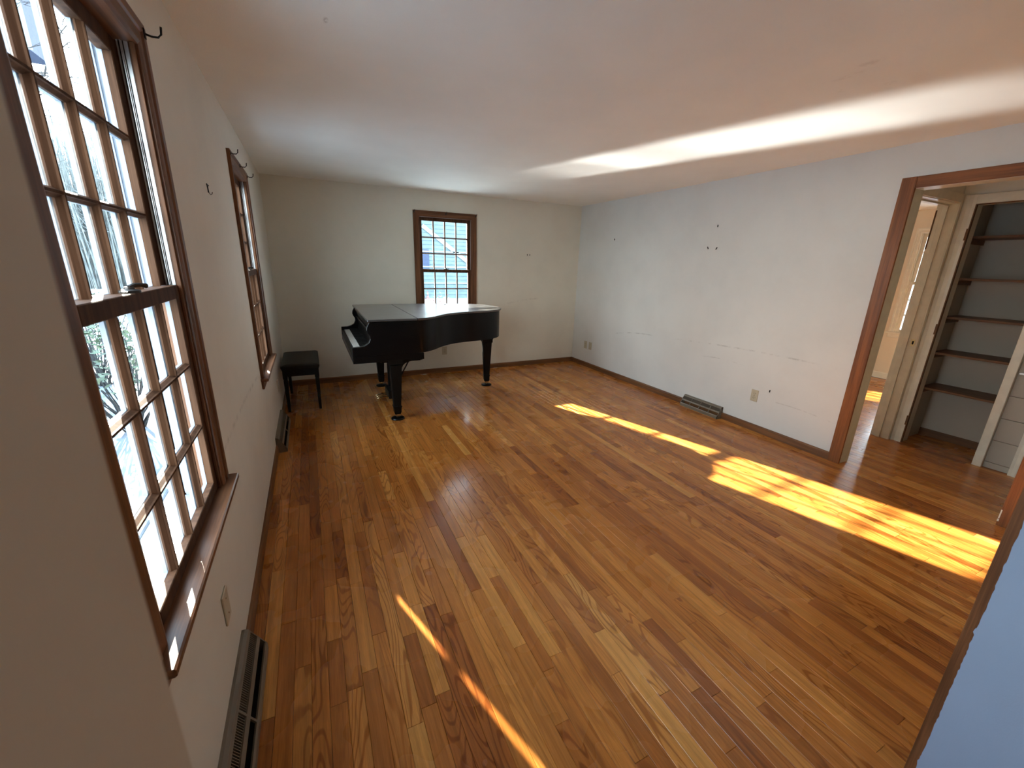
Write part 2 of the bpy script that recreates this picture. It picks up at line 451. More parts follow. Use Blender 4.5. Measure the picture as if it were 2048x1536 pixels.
# baseboards
def baseboard(name, mat, axis, w0, w1, a0, a1, h=.068):
    mb = MB(); t = w1 - w0
    prof = [(w0, 0), (w1, 0), (w1, h - .012), (w1 - t * .35, h - .003), (w1 - t * .6, h), (w0, h)]
    if axis == 0: mb.prism([(p[0], p[1]) for p in prof], 0, a0, a1)
    else: mb.prism([(p[0], p[1]) for p in prof], 1, a0, a1)
    return structure(mb.build(name, mat))
baseboard('baseboard_back', M['base_x'], 0, 0, -.013, .013, W - .013)
baseboard('baseboard_left', M['base_y'], 1, 0, .013, -5.283, 0)
baseboard('baseboard_right', M['base_y'], 1, W, W - .013, -3.853, -.0005)
baseboard('baseboard_front', M['base_x'], 0, YN1, YN1 + .013, XO1 + .09, W - .013)


# ------------------------------------------------------------------ windows
def window(name, kind, c, flip=1, label=None, hooks=True, painted=False):
    """twelve-over-twelve double-hung window. kind 'L' in the wall x=0, 'B' in the wall y=0.
    built in local axes: a along the wall (centre 0), d into the room (0 = wall face), z up"""
    root = empty(name); root['kind'] = 'structure'
    if kind == 'L': T = lambda a, d, z: (d, c + a, z)
    elif kind == 'B': T = lambda a, d, z: (c + a, -d, z)
    else: T = lambda a, d, z: (8.0 - d, c + a, z)
    up = M['white'] if painted else M['trim_z']; lev = M['white'] if painted else (M['trim_y'] if kind == 'L' else M['trim_x'])
    sash = M['white'] if painted else M['sash']
    def tb(nm, mat, par, a0, a1, d0, d1, z0, z1, bev=0.0015):
        p, q = T(a0, d0, z0), T(a1, d1, z1)
        return box(nm, mat, par, p[0], q[0], p[1], q[1], z0, z1, bev)
    hw = WINW / 2; cw = .07
    # interior casing with a stepped moulding, each leg a part
    def prof(s): return [(hw * s, 0), (hw * s, .012), ((hw + .012) * s, .016), ((hw + .045) * s, .013), ((hw + .050) * s, .018), ((hw + cw) * s, .019), ((hw + cw) * s, 0)]
    for s in (-1, 1):
        mb = MB(); P = prof(s)
        mb.loft([[T(a, d, WZ0) for a, d in P], [T(a, d, WZ1 + (abs(a) - hw)) for a, d in P]])
        mb.build('side_casing', up, root)
    P = [(WZ1, 0), (WZ1, .012), (WZ1 + .012, .016), (WZ1 + .045, .013), (WZ1 + .050, .018), (WZ1 + cw, .019), (WZ1 + cw, 0)]
    MB().loft([[T(-(hw + z - WZ1), d, z) for z, d in P], [T((hw + z - WZ1), d, z) for z, d in P]]).build('head_casing', lev, root)
    tb('stool', lev, root, -hw - cw - .022, hw + cw + .022, 0, .047, WZ0 - .022, WZ0, .004)
    tb('stool_tongue', lev, root, -hw, hw, -.032, .004, WZ0 - .022, WZ0, 0)
    tb('apron', lev, root, -hw - cw, hw + cw, 0, .014, WZ0 - .082, WZ0 - .022, .003)
    # jambs: inner part wood, outer part painted
    e = .02
    for s in (-1, 1):
        tb('side_jamb', up, root, s * hw, s * (hw + e), -.066, 0, WZ0 - .03, WZ1 + e, 0)
        tb('jamb_track', M['alu'] if not painted else M['white'], root, s * (hw - .002), s * hw, -.034, -.010, 1.375, WZ1, 0)
        tb('track_groove', M['slot'] if not painted else M['white'], root, s * (hw - .0028), s * (hw - .002), -.030, -.027, 1.375, WZ1, 0)
        tb('track_groove', M['slot'] if not painted else M['white'], root, s * (hw - .0028), s * (hw - .002), -.021, -.0185, 1.375, WZ1, 0)
        tb('track_rib', M['alu'] if not painted else M['white'], root, s * (hw - .007), s * (hw - .002), -.0255, -.0235, 1.40, WZ1, 0)
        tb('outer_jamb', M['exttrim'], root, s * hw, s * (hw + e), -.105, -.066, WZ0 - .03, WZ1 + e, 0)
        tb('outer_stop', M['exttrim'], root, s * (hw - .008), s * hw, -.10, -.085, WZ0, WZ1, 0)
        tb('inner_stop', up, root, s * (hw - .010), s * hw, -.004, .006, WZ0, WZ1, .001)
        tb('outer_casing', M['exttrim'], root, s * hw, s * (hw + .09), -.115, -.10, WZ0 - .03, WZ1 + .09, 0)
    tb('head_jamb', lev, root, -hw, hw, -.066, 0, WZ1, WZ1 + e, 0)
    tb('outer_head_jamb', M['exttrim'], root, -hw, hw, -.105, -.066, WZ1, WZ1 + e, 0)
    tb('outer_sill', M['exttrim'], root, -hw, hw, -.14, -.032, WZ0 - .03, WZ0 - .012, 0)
    # two sashes
    for nm, d1, z0, z1, bot, top in (('upper_sash', -.036, 1.375, WZ1 - .002, .038, .042), ('lower_sash', -.004, WZ0 + .001, 1.415, .038, .040)):
        d0 = d1 - .030; sr = empty(nm); sr.parent = root
        st = .042; A = hw - .004
        for s in (-1, 1):
            tb('stile', sash, sr, s * A, s * (A - st), d0, d1, z0, z1, .002)
        tb('bottom_rail', sash, sr, -A + st, A - st, d0, d1, z0, z0 + bot, .002)
        tb('top_rail' if nm == 'upper_sash' else 'meeting_rail', sash, sr, -A + st, A - st, d0, d1, z1 - top, z1, .002)
        gz0, gz1 = z0 + bot, z1 - top; ga = A - st; dm = d0 + .013
        for k in range(1, 4):
            a = -ga + 2 * ga * k / 4
            mb = MB(); mb.loft([[T(a + x, d, z) for x, d in ((-.0095, dm), (-.0095, dm + .004), (-.004, d1 - .004), (-.003, d1), (.003, d1), (.004, d1 - .004), (.0095, dm + .004), (.0095, dm))] for z in (gz0, gz1)])
            mb.build('muntin', sash, sr)
        for k in range(1, 3):
            z = gz0 + (gz1 - gz0) * k / 3
            mb = MB(); mb.loft([[T(a, d, z + x) for x, d in ((-.0095, dm), (-.0095, dm + .004), (-.004, d1 - .004), (-.003, d1 - .0005), (.003, d1 - .0005), (.004, d1 - .004), (.0095, dm + .004), (.0095, dm))] for a in (-ga, ga)])
            mb.build('muntin', sash, sr)
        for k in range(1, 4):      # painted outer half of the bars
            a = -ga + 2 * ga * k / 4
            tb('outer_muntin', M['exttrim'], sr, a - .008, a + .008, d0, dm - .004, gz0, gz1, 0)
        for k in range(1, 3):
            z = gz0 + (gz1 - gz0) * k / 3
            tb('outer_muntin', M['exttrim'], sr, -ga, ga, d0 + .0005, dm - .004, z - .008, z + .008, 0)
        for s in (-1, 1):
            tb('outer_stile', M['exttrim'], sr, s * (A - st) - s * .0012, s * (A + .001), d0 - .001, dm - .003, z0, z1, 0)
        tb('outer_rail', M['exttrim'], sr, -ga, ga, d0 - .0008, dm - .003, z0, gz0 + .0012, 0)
        for i in range(4):
            for j in range(3):
                a0, a1 = -ga + 2 * ga * i / 4 + .001, -ga + 2 * ga * (i + 1) / 4 - .001
                q0, q1 = gz0 + (gz1 - gz0) * j / 3 + .001, gz0 + (gz1 - gz0) * (j + 1) / 3 - .001
                v = [T(a0, dm - .002, q0), T(a1, dm - .002, q0), T(a1, dm - .002, q1), T(a0, dm - .002, q1)]
                mesh_obj('pane', v, [(0, 1, 2, 3)], M['glass'], sr)
        if nm == 'lower_sash':
            mb = MB()
            cx, cy_, _ = T(0, -.020, 0)
            mb.lathe(cx, cy_, [(.021, z1), (.021, z1 + .006), (.011, z1 + .009), (.009, z1 + .014)], 16)
            p, q = T(-.034, -.028, 0), T(.034, -.014, 0)
            mb.box(p[0], q[0], p[1], q[1], z1, z1 + .005)
            ax = [T(a, d, z) for a, d, z in ((0, -.02, z1 + .012), (.012, -.012, z1 + .017), (.028, -.004, z1 + .017), (.038, .003, z1 + .014))]
            mb.tube(ax, [.006, .006, .005, .006], 8)
            mb.build('sash_lock', M['bronze'], sr, smooth=True)
    if hooks:
        for a in (-hw - cw + .012, 0, hw + cw - .012):
            mb = MB(); zz = WZ1 + cw - .022
            mb.tube([T(a, .018, zz), T(a, .034, zz - .004), T(a, .050, zz - .003), T(a, .058, zz + .006), T(a, .060, zz + .024)], [.003, .0028, .0028, .0028, .003], 8)
            c0 = T(a, .0195, zz)
            p, q = T(a - .006, .0185, 0), T(a + .006, .0215, 0)
            mb.box(p[0], q[0], p[1], q[1], zz - .012, zz + .012)
            mb.build('curtain_hook', M['iron'], root, smooth=True)
    return root


window('window_1', 'L', C1); window('window_2', 'L', C2); window('window_3', 'B', C3)
window('window_4', 'B', C4, hooks=False, painted=True); window('window_5', 'L', C5, hooks=False)


# ------------------------------------------------------------------ cased opening the camera looks through: wood casing on the room side
tr = structure(empty('trim_1'))
def ragged_strip():
    # board edge facing the passage; blue-grey paint laps over it with a ragged line
    MB().box(XO1, XO1 + .07, YN1, YN1 + .016, 0, 2.17).build('side_casing', M['trim_z'], tr, .001)
    MB().box(XO1 - .0015, XO1, YN1 - .006, YN1 + .012, 0, 2.1).build('casing_lip', M['trim_z'], tr)
    MB().box(XO0, XO1, YN1, YN1 + .016, 2.1, 2.17).build('head_casing', M['trim_x'], tr, .001)
    rr = random.Random(4); pts = []; z = 0.0
    while z < 2.1:
        pts.append(z); z += rr.uniform(.004, .016)
    v = []; f = []
    for i, z in enumerate(pts):
        y = YN1 - .003 + .0022 * mn.noise(Vector((0, z * 60, 1))) + .0018 * mn.noise(Vector((5, z * 210, 1))) + (rr.random() < .06) * .003
        v += [(XO1 - .0019, y, z), (XO1 - .0019, YN1 - .012, z)]
        if i: k = 2 * i; f.append((k - 2, k, k + 1, k - 1))
    mesh_obj('paint_edge', v, f, M['blue'], tr)
    MB().box(XO1 - .0020, XO1, YN0 - .002, YN1 - .0119, 0, 2.1).build('painted_reveal', M['blue'], tr)
    MB().box(XO1 - .0020, W, YN0 - .003, YN0, 0, H).build('painted_wall_face', M['blue'], tr)
ragged_strip()

# ------------------------------------------------------------------ doorway in the right wall
d1 = structure(empty('door_1'))
JY0, JY1, JZ = -4.826, -3.934, 2.07
box('side_casing', M['door_z'], d1, W - .017, W, JY1 - .003, -3.853, 0, JZ + .073, .002)
box('side_casing', M['door_z'], d1, W - .017, W, -4.907, JY0 + .003, 0, JZ + .073, .002)
box('head_casing', M['door_y'], d1, W - .017, W, JY0 + .003, JY1 - .003, JZ + .002, JZ + .073, .002)
box('jamb', M['green'], d1, W - .002, 4.275, JY1, JY1 + .019, 0, JZ, .001)
box('jamb', M['green'], d1, W - .002, 4.275, JY0 - .019, JY0, 0, JZ, .001)
box('head_jamb', M['white'], d1, W - .002, 4.275, JY0 - .019, JY1 + .019, JZ, JZ + .015, .001)
MB().box(W - .0195, W - .0165, JY0 - .004, JY0 + .004, .03, .045).box(W - .019, W - .0165, JY0 - .003, JY0 + .003, .05, .11).build('paint_chip', M['white'], d1)

# hall: doorway to the next room (plane y = -3.70) and closet wall (plane x = 5.22)
PY = -3.82
wall('wall_hall_back', M['wall'], 0, PY, PY + .12, 4.267, 5.34, 0, H, [(4.285, 5.19, 0, 2.09)])
CY0, CY1 = -4.39, -3.915
wall('wall_hall_right', M['wall'], 1, 5.22, 5.34, -8.6, PY, 0, H, [(CY0, CY1, 0, 2.06), (-4.592, -4.445, 0, 2.06)])
wall('wall_hall_front', M['wall'], 0, -6.6, -6.5, 4.267, 5.22, 0, H)
d2 = structure(empty('door_2'))
box('jamb', M['white'], d2, 5.17, 5.19, PY - .005, PY + .125, 0, 2.09, .001)
box('jamb', M['white'], d2, 4.285, 4.305, PY - .005, PY + .125, 0, 2.09, .001)
box('head_jamb', M['white'], d2, 4.305, 5.17, PY - .005, PY + .125, 2.07, 2.09, .001)
box('door_stop', M['white'], d2, 5.158, 5.17, PY + .05, PY + .085, 0, 2.07, .001)
box('door_stop', M['white'], d2, 4.305, 5.158, PY + .05, PY + .085, 2.058, 2.07, .001)
MB().prism([(5.172, PY - .005), (5.172, PY - .014), (5.185, PY - .019), (5.205, PY - .014), (5.214, PY - .021), (5.22, PY - .021), (5.22, PY - .005)], 2, 0, 2.14).build('side_casing', M['white'], d2)
box('head_casing', M['white'], d2, 4.29, 5.172, PY - .019, PY - .005, 2.075, 2.14, .002)
box('strike_plate', M['brass'], d2, 5.1685, 5.1702, PY + .003, PY + .030, .895, .955, 0)
box('strike_hole', M['slot'], d2, 5.168, 5.1686, PY + .010, PY + .022, .910, .940, 0)
box('worn_edge', M['shelf'], d2, 5.1685, 5.1702, PY + .115, PY + .1252, 1.72, 2.03, 0)

# closet trim (casings project from the wall face x = 5.22)
t2 = structure(empty('trim_2'))
MB().prism([(5.22, CY1), (5.206, CY1), (5.203, CY1 + .02), (5.207, CY1 + .05), (5.200, CY1 + .065), (5.20, -3.842), (5.22, -3.842)], 2, 0, 2.13).build('side_casing', M['white'], t2)
box('head_casing', M['white'], t2, 5.203, 5.22, -4.66, CY1, 2.06, 2.13, .002)
box('side_casing', M['white'], t2, 5.200, 5.22, -4.445, CY0, 0, 2.06, .003)
MB().prism([(5.22, -4.592), (5.203, -4.592), (5.206, -4.61), (5.199, -4.63), (5.205, -4.66), (5.22, -4.66)], 2, 0, 2.06).build('side_casing', M['white'], t2)
box('casing_edge', M['shelf'], t2, 5.204, 5.23, CY1 - .007, CY1, 0, 2.06, 0)
box('casing_edge', M['shelf'], t2, 5.204, 5.23, CY0, CY1 - .007, 2.053, 2.06, 0)
for z in (1.83, 1.06, .22):
    box('hinge_mortise', M['shelf'], t2, 5.2015, 5.204, CY1 - .007, CY1 + .008, z - .045, z + .045, 0)

# closet box
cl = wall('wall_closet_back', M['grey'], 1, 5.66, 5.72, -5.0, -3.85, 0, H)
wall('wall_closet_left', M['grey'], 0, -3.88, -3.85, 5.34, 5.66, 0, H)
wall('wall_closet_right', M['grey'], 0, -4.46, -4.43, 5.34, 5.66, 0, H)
baseboard('baseboard_closet', M['shelf'], 1, 5.66, 5.65, -4.43, -3.88, .07)
sh = empty('closet_shelving', (5.5, -4.155, 0)); tag(sh, 'built-in closet shelving with five stained wood shelves on cleats, beyond the doorway', 'shelving')
for z, fr in ((.525, 5.345), (.85, 5.345), (1.165, 5.345), (1.49, 5.345), (1.825, 5.345)):
    box('shelf', M['shelf'], sh, fr - 5.5, .158, -.274, .274, z - .019, z, .001)
    box('cleat', M['shelf'], sh, fr - 5.5 + .008, .158, .256, .2745, z - .059, z - .0195, .001)
    box('cleat', M['shelf'], sh, fr - 5.5 + .008, .158, -.2745, -.256, z - .059, z - .0195, .001)
# painted boards in the narrow recess right of the closet
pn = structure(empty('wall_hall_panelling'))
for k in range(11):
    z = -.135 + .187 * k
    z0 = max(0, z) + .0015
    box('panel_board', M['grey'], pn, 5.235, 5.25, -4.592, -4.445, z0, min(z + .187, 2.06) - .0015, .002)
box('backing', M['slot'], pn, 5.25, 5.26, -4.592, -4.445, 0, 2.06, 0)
hk = empty('door_latch', (5.235, -4.50, .80)); tag(hk, 'small grey metal latch bar on the painted boards right of the closet', 'latch')
box('latch_bar', M['alu'], hk, -.022, -.012, -.05, .045, -.008, .008, .002)
box('mount', M['alu'], hk, -.0125, 0, -.012, .012, -.012, .012, .002)

# next room
wall('wall_far_right', M['warm'], 1, 8.0, 8.14, -8.6, .14, 0, H, [(C6 - WINW / 2 - .02, C6 + WINW / 2 + .02, WZ0 - .03, WZ1 + .02)])
wall('wall_far_back', M['warm'], 0, 0, .14, 4.207, 8.0, 0, H, [hole(C4)])
wall('wall_far_front', M['warm'], 0, -3.84 - .3, -3.84 - .2, 5.72, 8.0, 0, H)
wall('wall_far_left', M['warm'], 1, 4.267, 4.272, -3.70, 0, 0, H)
# the far window sits so that its left casing shows past the door jamb
window('window_6', 'R', C6, hooks=False, painted=True)
baseboard('baseboard_far', M['white'], 1, 8.0, 7.987, -3.9, 0, .09)


# ------------------------------------------------------------------ grand piano
def piano():
    root = empty('grand_piano', (0, 0, 0))
    tag(root, 'black baby grand piano with closed lid standing before the back window', 'piano')
    root.location = (1.5, -.95, 0); ox, oy = 1.5, -.95
    L = lambda pts: [(p[0] - ox, p[1] - oy) for p in pts]
    # plan outline (world coordinates), treble front corner round the tail to the bass front corner
    ctrl = [(.81, -1.665), (1.05, -1.665), (1.22, -1.662), (1.34, -1.635), (1.45, -1.55), (1.56, -1.43), (1.70, -1.325), (1.86, -1.265), (2.03, -1.232), (2.20, -1.18), (2.345, -1.08), (2.43, -.92), (2.43, -.72), (2.34, -.52), (2.15, -.38), (1.92, -.315), (1.70, -.28), (1.4, -.27), (1.1, -.27), (.81, -.27)]
    def spline(c, n=5):
        out = []
        for i in range(len(c) - 1):
            p0, p1, p2, p3 = (Vector(c[max(0, min(len(c) - 1, i + k))]) for k in (-1, 0, 1, 2))
            for j in range(n):
                t = j / n
                out.append(tuple(.5 * ((2 * p1) + (p2 - p0) * t + (2 * p0 - 5 * p1 + 4 * p2 - p3) * t * t + (3 * p1 - p0 - 3 * p2 + p3) * t ** 3)))
        return out + [c[-1]]
    out = spline(ctrl)
    def inset(pts, d):
        res = []
        for i, p in enumerate(pts):
            a = Vector(pts[max(i - 1, 0)]); b = Vector(pts[min(i + 1, len(pts) - 1)]); t = (b - a).normalized()
            res.append((p[0] - t.y * d, p[1] + t.x * d))
        return res
    rim_o = inset(out, .020); rim_o[0] = (.865, rim_o[0][1]); rim_o[-1] = (.865, rim_o[-1][1])
    rim_o = [p for p in rim_o if p[0] >= .864]
    # rim (case): solid body from z .665 to .975
    MB().prism(L(rim_o), 2, .665, .972).build('rim', M['black'], root, smooth=True)
    for i_, y in enumerate((-.42, -.62)):  # unseen beams, deepened and lengthened to block low sun under the case
        MB().box(1.35 - ox, 2.13 - ox, y - .03 - oy, y + .03 - oy, .56, .664).build('back_beam', M['satin'], root)
    # lid: front flap and main lid with a dark seam
    seam = 1.245
    mains = [p for p in out if p[0] > seam + .004]
    first = [(seam + .004, -1.662)]; last = [(seam + .004, -.27)]
    MB().prism(L(first + mains + last), 2, .978, .998).build('lid', M['lid'], root, .003, smooth=True)
    MB().prism(L([(.80, -1.667), (seam - .004, -1.665), (seam - .004, -.268), (.80, -.268)]), 2, .978, .998).build('lid_flap', M['lid'], root, .003)
    MB().box(seam - .006 - ox, seam + .006 - ox, -1.655 - oy, -.28 - oy, .979, .9965).build('lid_hinge', M['slot'], root)
    for y in (-.50, -1.35):
        MB().lathe(1.86 - ox, y - oy - .0, [(.009, .998), (.009, 1.002), (.005, 1.004)], 12).build('rubber_button', M['slot'], root)
    # key bed and arms (cheeks)
    MB().box(.655 - ox, 1.30 - ox, -1.645 - oy, -.29 - oy, .60, .665).build('keybed', M['black'], root, .003)
    MB().box(.90 - ox, 1.27 - ox, -1.62 - oy, -.32 - oy, .585, .60).build('keybed_moulding', M['black'], root, .002)
    arm = [(.655, .665), (.655, .748), (.72, .751), (.765, .762), (.800, .785), (.815, .82), (.812, .85), (.797, .872), (.788, .90), (.792, .93), (.815, .972), (.90, .972), (.90, .665)]
    for y0, y1 in ((-1.645, -1.595), (-.34, -.29)):
        MB().prism([(x - ox, z) for x, z in arm], 1, y0 - oy, y1 - oy).build('arm', M['black'], root, .003)
    MB().box(.660 - ox, .682 - ox, -1.595 - oy, -.34 - oy, .665, .715).build('key_slip', M['satin'], root, .002)
    for y0, y1 in ((-1.595, -1.565), (-.37, -.34)):
        MB().box(.682 - ox, .83 - ox, y0 - oy, y1 - oy, .665, .722).build('key_block', M['black'], root, .003)
    # fallboard, curved and tilted back, and the front board under the lid
    fb = [(.835, .715), (.842, .76), (.848, .80), (.838, .845), (.822, .868), (.832, .875), (.856, .85), (.866, .80), (.86, .74), (.86, .715)]
    MB().prism([(x - ox, z) for x, z in fb], 1, -1.595 - oy, -.34 - oy).build('fallboard', M['black'], root, smooth=True)
    MB().prism([(x - ox, z) for x, z in ((.842, .872), (.815, .962), (.828, .972), (.865, .972), (.865, .872))], 1, -1.595 - oy, -.34 - oy).build('name_board', M['satin'], root)
    # keys
    y0, y1 = -1.565, -.37; n = 52; w = (y1 - y0) / n
    mb = MB()
    for k in range(n): mb.box(.684 - ox, .836 - ox, y0 + k * w + .0006 - oy, y0 + (k + 1) * w - .0006 - oy, .70, .722)
    o = mb.build('white_keys', M['ivory'], root); o['kind'] = 'stuff'
    mb = MB(); pat = [1, 0, 1, 1, 0, 1, 1]
    for k in range(n - 1):
        if pat[k % 7]: mb.box(.738 - ox, .836 - ox, y1 - (k + 1) * w - .006 - oy, y1 - (k + 1) * w + .006 - oy, .722, .734)
    o = mb.build('black_keys', M['satin'], root); o['kind'] = 'stuff'
    # legs
    def leg(cx, cy_, bracket, ang=0):
        e = empty('leg', (cx - ox, cy_ - oy, 0), ang); e.parent = root
        def sq(h, z): return [(-h, -h, z), (h, -h, z), (h, h, z), (-h, h, z)]
        MB().loft([sq(.034, .135), sq(.056, .56)]).build('shaft', M['satin'], e, .004)
        MB().loft([sq(.038, .128), sq(.040, .131), sq(.040, .138), sq(.036, .142)]).build('collar', M['satin'], e)
        MB().loft([sq(.026, .052), sq(.034, .075), sq(.036, .128)]).build('foot_block', M['satin'], e, .002)
        MB().loft([sq(.057, .56), sq(.064, .566), sq(.064, .60), sq(.070, .612), sq(.070, .665 if bracket == 'tail' else .60)]).build('leg_cap', M['satin'], e)
        cs = empty('caster', (0, 0, 0)); cs.parent = e
        o = MB().lathe(0, 0, [(.011, .018), (.011, .052)], 12).build('caster_stem', M['brass'], cs)
        MB().lathe(0, 0, [(.064, 0), (.066, .006), (.060, .014), (.045, .018), (.030, .022), (.020, .022), (.018, .017)], 28).build('caster_cup', M['black'], cs, smooth=True)
        v = MB().lathe(0, 0, [(.001, -.009), (.019, -.009), (.019, .009), (.001, .009)], 18)
        v.v = [(y, z2, x + .036) for x, y, z2 in v.v]; v.build('wheel', M['brass'], cs)
        if bracket == 'front':
            # curved bracket sweeping back under the key bed
            pr = [(-.056, .60), (-.056, .50), (.056, .50), (.060, .525), (.072, .548), (.092, .565), (.125, .578), (.17, .585), (.26, .588), (.26, .60)]
            MB().prism(pr, 1, -.03, .03).build('bracket', M['satin'], e)
        if bracket == 'tail':
            MB().box(-.10, .09, -.075, .11, .628, .666).build('bracket', M['satin'], e, .006)
    leg(1.03, -1.58, 'front'); leg(1.06, -.36, 'front'); leg(2.30, -.80, 'tail', R(-12))
    # lyre with three pedals
    ly = empty('pedal_lyre', (1.08 - ox, -.97 - oy, 0)); ly.parent = root
    MB().box(-.035, .035, -.12, .12, .555, .60).build('lyre_top', M['satin'], ly, .003)
    for s in (-1, 1): MB().loft([[(-.018, s * .085 - .017, z), (.018, s * .085 - .017, z), (.018, s * .085 + .017, z), (-.018, s * .085 + .017, z)] for z in (.13, .555)]).build('lyre_post', M['satin'], ly, .003)
    MB().box(-.05, .055, -.135, .135, .055, .14).build('pedal_box', M['satin'], ly, .004)
    for s in (-.018, .018): MB().tube([(0, s, .14), (0, s, .56)], .004, 8).build('pedal_rod', M['brass'], ly)
    MB().tube([(.05, .0, .16), (.30, .0, .60)], .008, 8).build('lyre_brace', M['iron'], ly)
    for s in (-.06, 0, .06):
        MB().prism([(-.05, .068), (-.10, .070), (-.15, .064), (-.165, .056), (-.165, .050), (-.15, .056), (-.10, .060), (-.05, .058)], 1, s - .013, s + .013).build('pedal', M['brass'], ly, .002)
piano()


# ------------------------------------------------------------------ piano bench
def bench():
    b = empty('piano_bench', (.203, -.655, 0)); tag(b, 'black piano bench with padded vinyl seat in the corner left of the piano', 'bench')
    hx, hy = .17, .36
    m = MB(); rings = []
    for z, s in ((.445, .0), (.462, .006), (.478, .004), (.487, -.012), (.491, -.05), (.4925, -.10)):
        r = []; X, Y = hx + s, hy + s; rc = .02
        for cx, cy_, a0 in ((X - rc, Y - rc, 0), (-X + rc, Y - rc, 90), (-X + rc, -Y + rc, 180), (X - rc, -Y + rc, 270)):
            for k in range(5): a = R(a0 + 22.5 * k); r.append((cx + rc * math.cos(a), cy_ + rc * math.sin(a), z))
        rings.append(r)
    m.loft(rings).build('seat_cushion', M['vinyl'], b, smooth=True)
    MB().box(-hx + .003, hx - .003, -hy + .003, hy - .003, .437, .446).build('seat_board', M['satin'], b, .002)
    for s in (-1, 1):
        MB().box(s * (hx - .012), s * (hx - .030), -hy + .04, hy - .04, .372, .437).build('apron', M['satin'], b, .002)
        MB().box(-hx + .04, hx - .04, s * (hy - .012), s * (hy - .030), .372, .437).build('apron', M['satin'], b, .002)
    for sx_ in (-1, 1):
        for sy_ in (-1, 1):
            cx, cy_ = sx_ * (hx - .027), sy_ * (hy - .027)
            sq = lambda h, z: [(cx - h, cy_ - h, z), (cx + h, cy_ - h, z), (cx + h, cy_ + h, z), (cx - h, cy_ + h, z)]
            MB().loft([sq(.012, 0), sq(.019, .335), sq(.015, .340), sq(.020, .350), sq(.021, .355), sq(.021, .437)]).build('leg', M['satin'], b)
bench()


# ------------------------------------------------------------------ outlets and plates
def outlet(kind, c, z, label, duplex=True, w=.070, h=.115, group=None):
    if kind == 'R': e = empty('wall_outlet' if duplex else 'wall_plate', (W, c, z), R(180))
    elif kind == 'L': e = empty('wall_outlet' if duplex else 'wall_plate', (0, c, z), 0)
    else: e = empty('wall_outlet' if duplex else 'wall_plate', (c, 0, z), R(-90))
    tag(e, label, 'outlet' if duplex else 'wall plate', group)
    MB().box(0, .006, -w / 2, w / 2, -h / 2, h / 2).build('cover_plate', M['almond'], e, .0022)
    if duplex:
        for s in (-1, 1):
            m_ = MB(); v = [(.0085, .0165 * math.cos(R(a)), s * .020 + max(-.0115, min(.0115, .0165 * math.sin(R(a))))) for a in range(0, 360, 20)]
            v0 = [(.005, y, q) for _, y, q in v]; r = m_.loft([v0, v]).build('receptacle', M['almond'], e)
            for dy, hh in ((-.0065, .0045), (.0065, .0035)):
                MB().box(.0083, .0090, dy - .0011, dy + .0011, s * .020 - hh + .002, s * .020 + hh + .002).build('slot', M['slot'], r)
            MB().box(.0083, .0090, -.002, .002, s * .020 - .0095, s * .020 - .006).build('slot', M['slot'], r)
        m_ = MB().lathe(0, 0, [(.0032, .0), (.0032, .0075)], 10); m_.v = [(q, x, y) for x, y, q in m_.v]; m_.build('screw', M['brass'], e)
    else:
        for s in (-1, 1):
            m_ = MB().lathe(0, 0, [(.003, .0), (.003, .0072)], 10); m_.v = [(q, x, y + s * .03) for x, y, q in m_.v]; m_.build('screw', M['brass'], e)
    return e
outlet('R', -3.13, .345, 'almond duplex outlet on the right wall between the floor register and doorway')
outlet('R', -.355, .335, 'almond duplex outlet nearest the back corner on the right wall')
outlet('R', -.475, .335, 'almond jack plate beside the outlet near the back right corner', False)
outlet('B', 1.99, .315, 'almond duplex outlet on the back wall under the piano body')
outlet('L', -4.06, .36, 'almond blank plate on the left wall under the nearest window', False)
outlet('L', -1.19, .34, 'almond outlet on the left wall just before the piano bench')


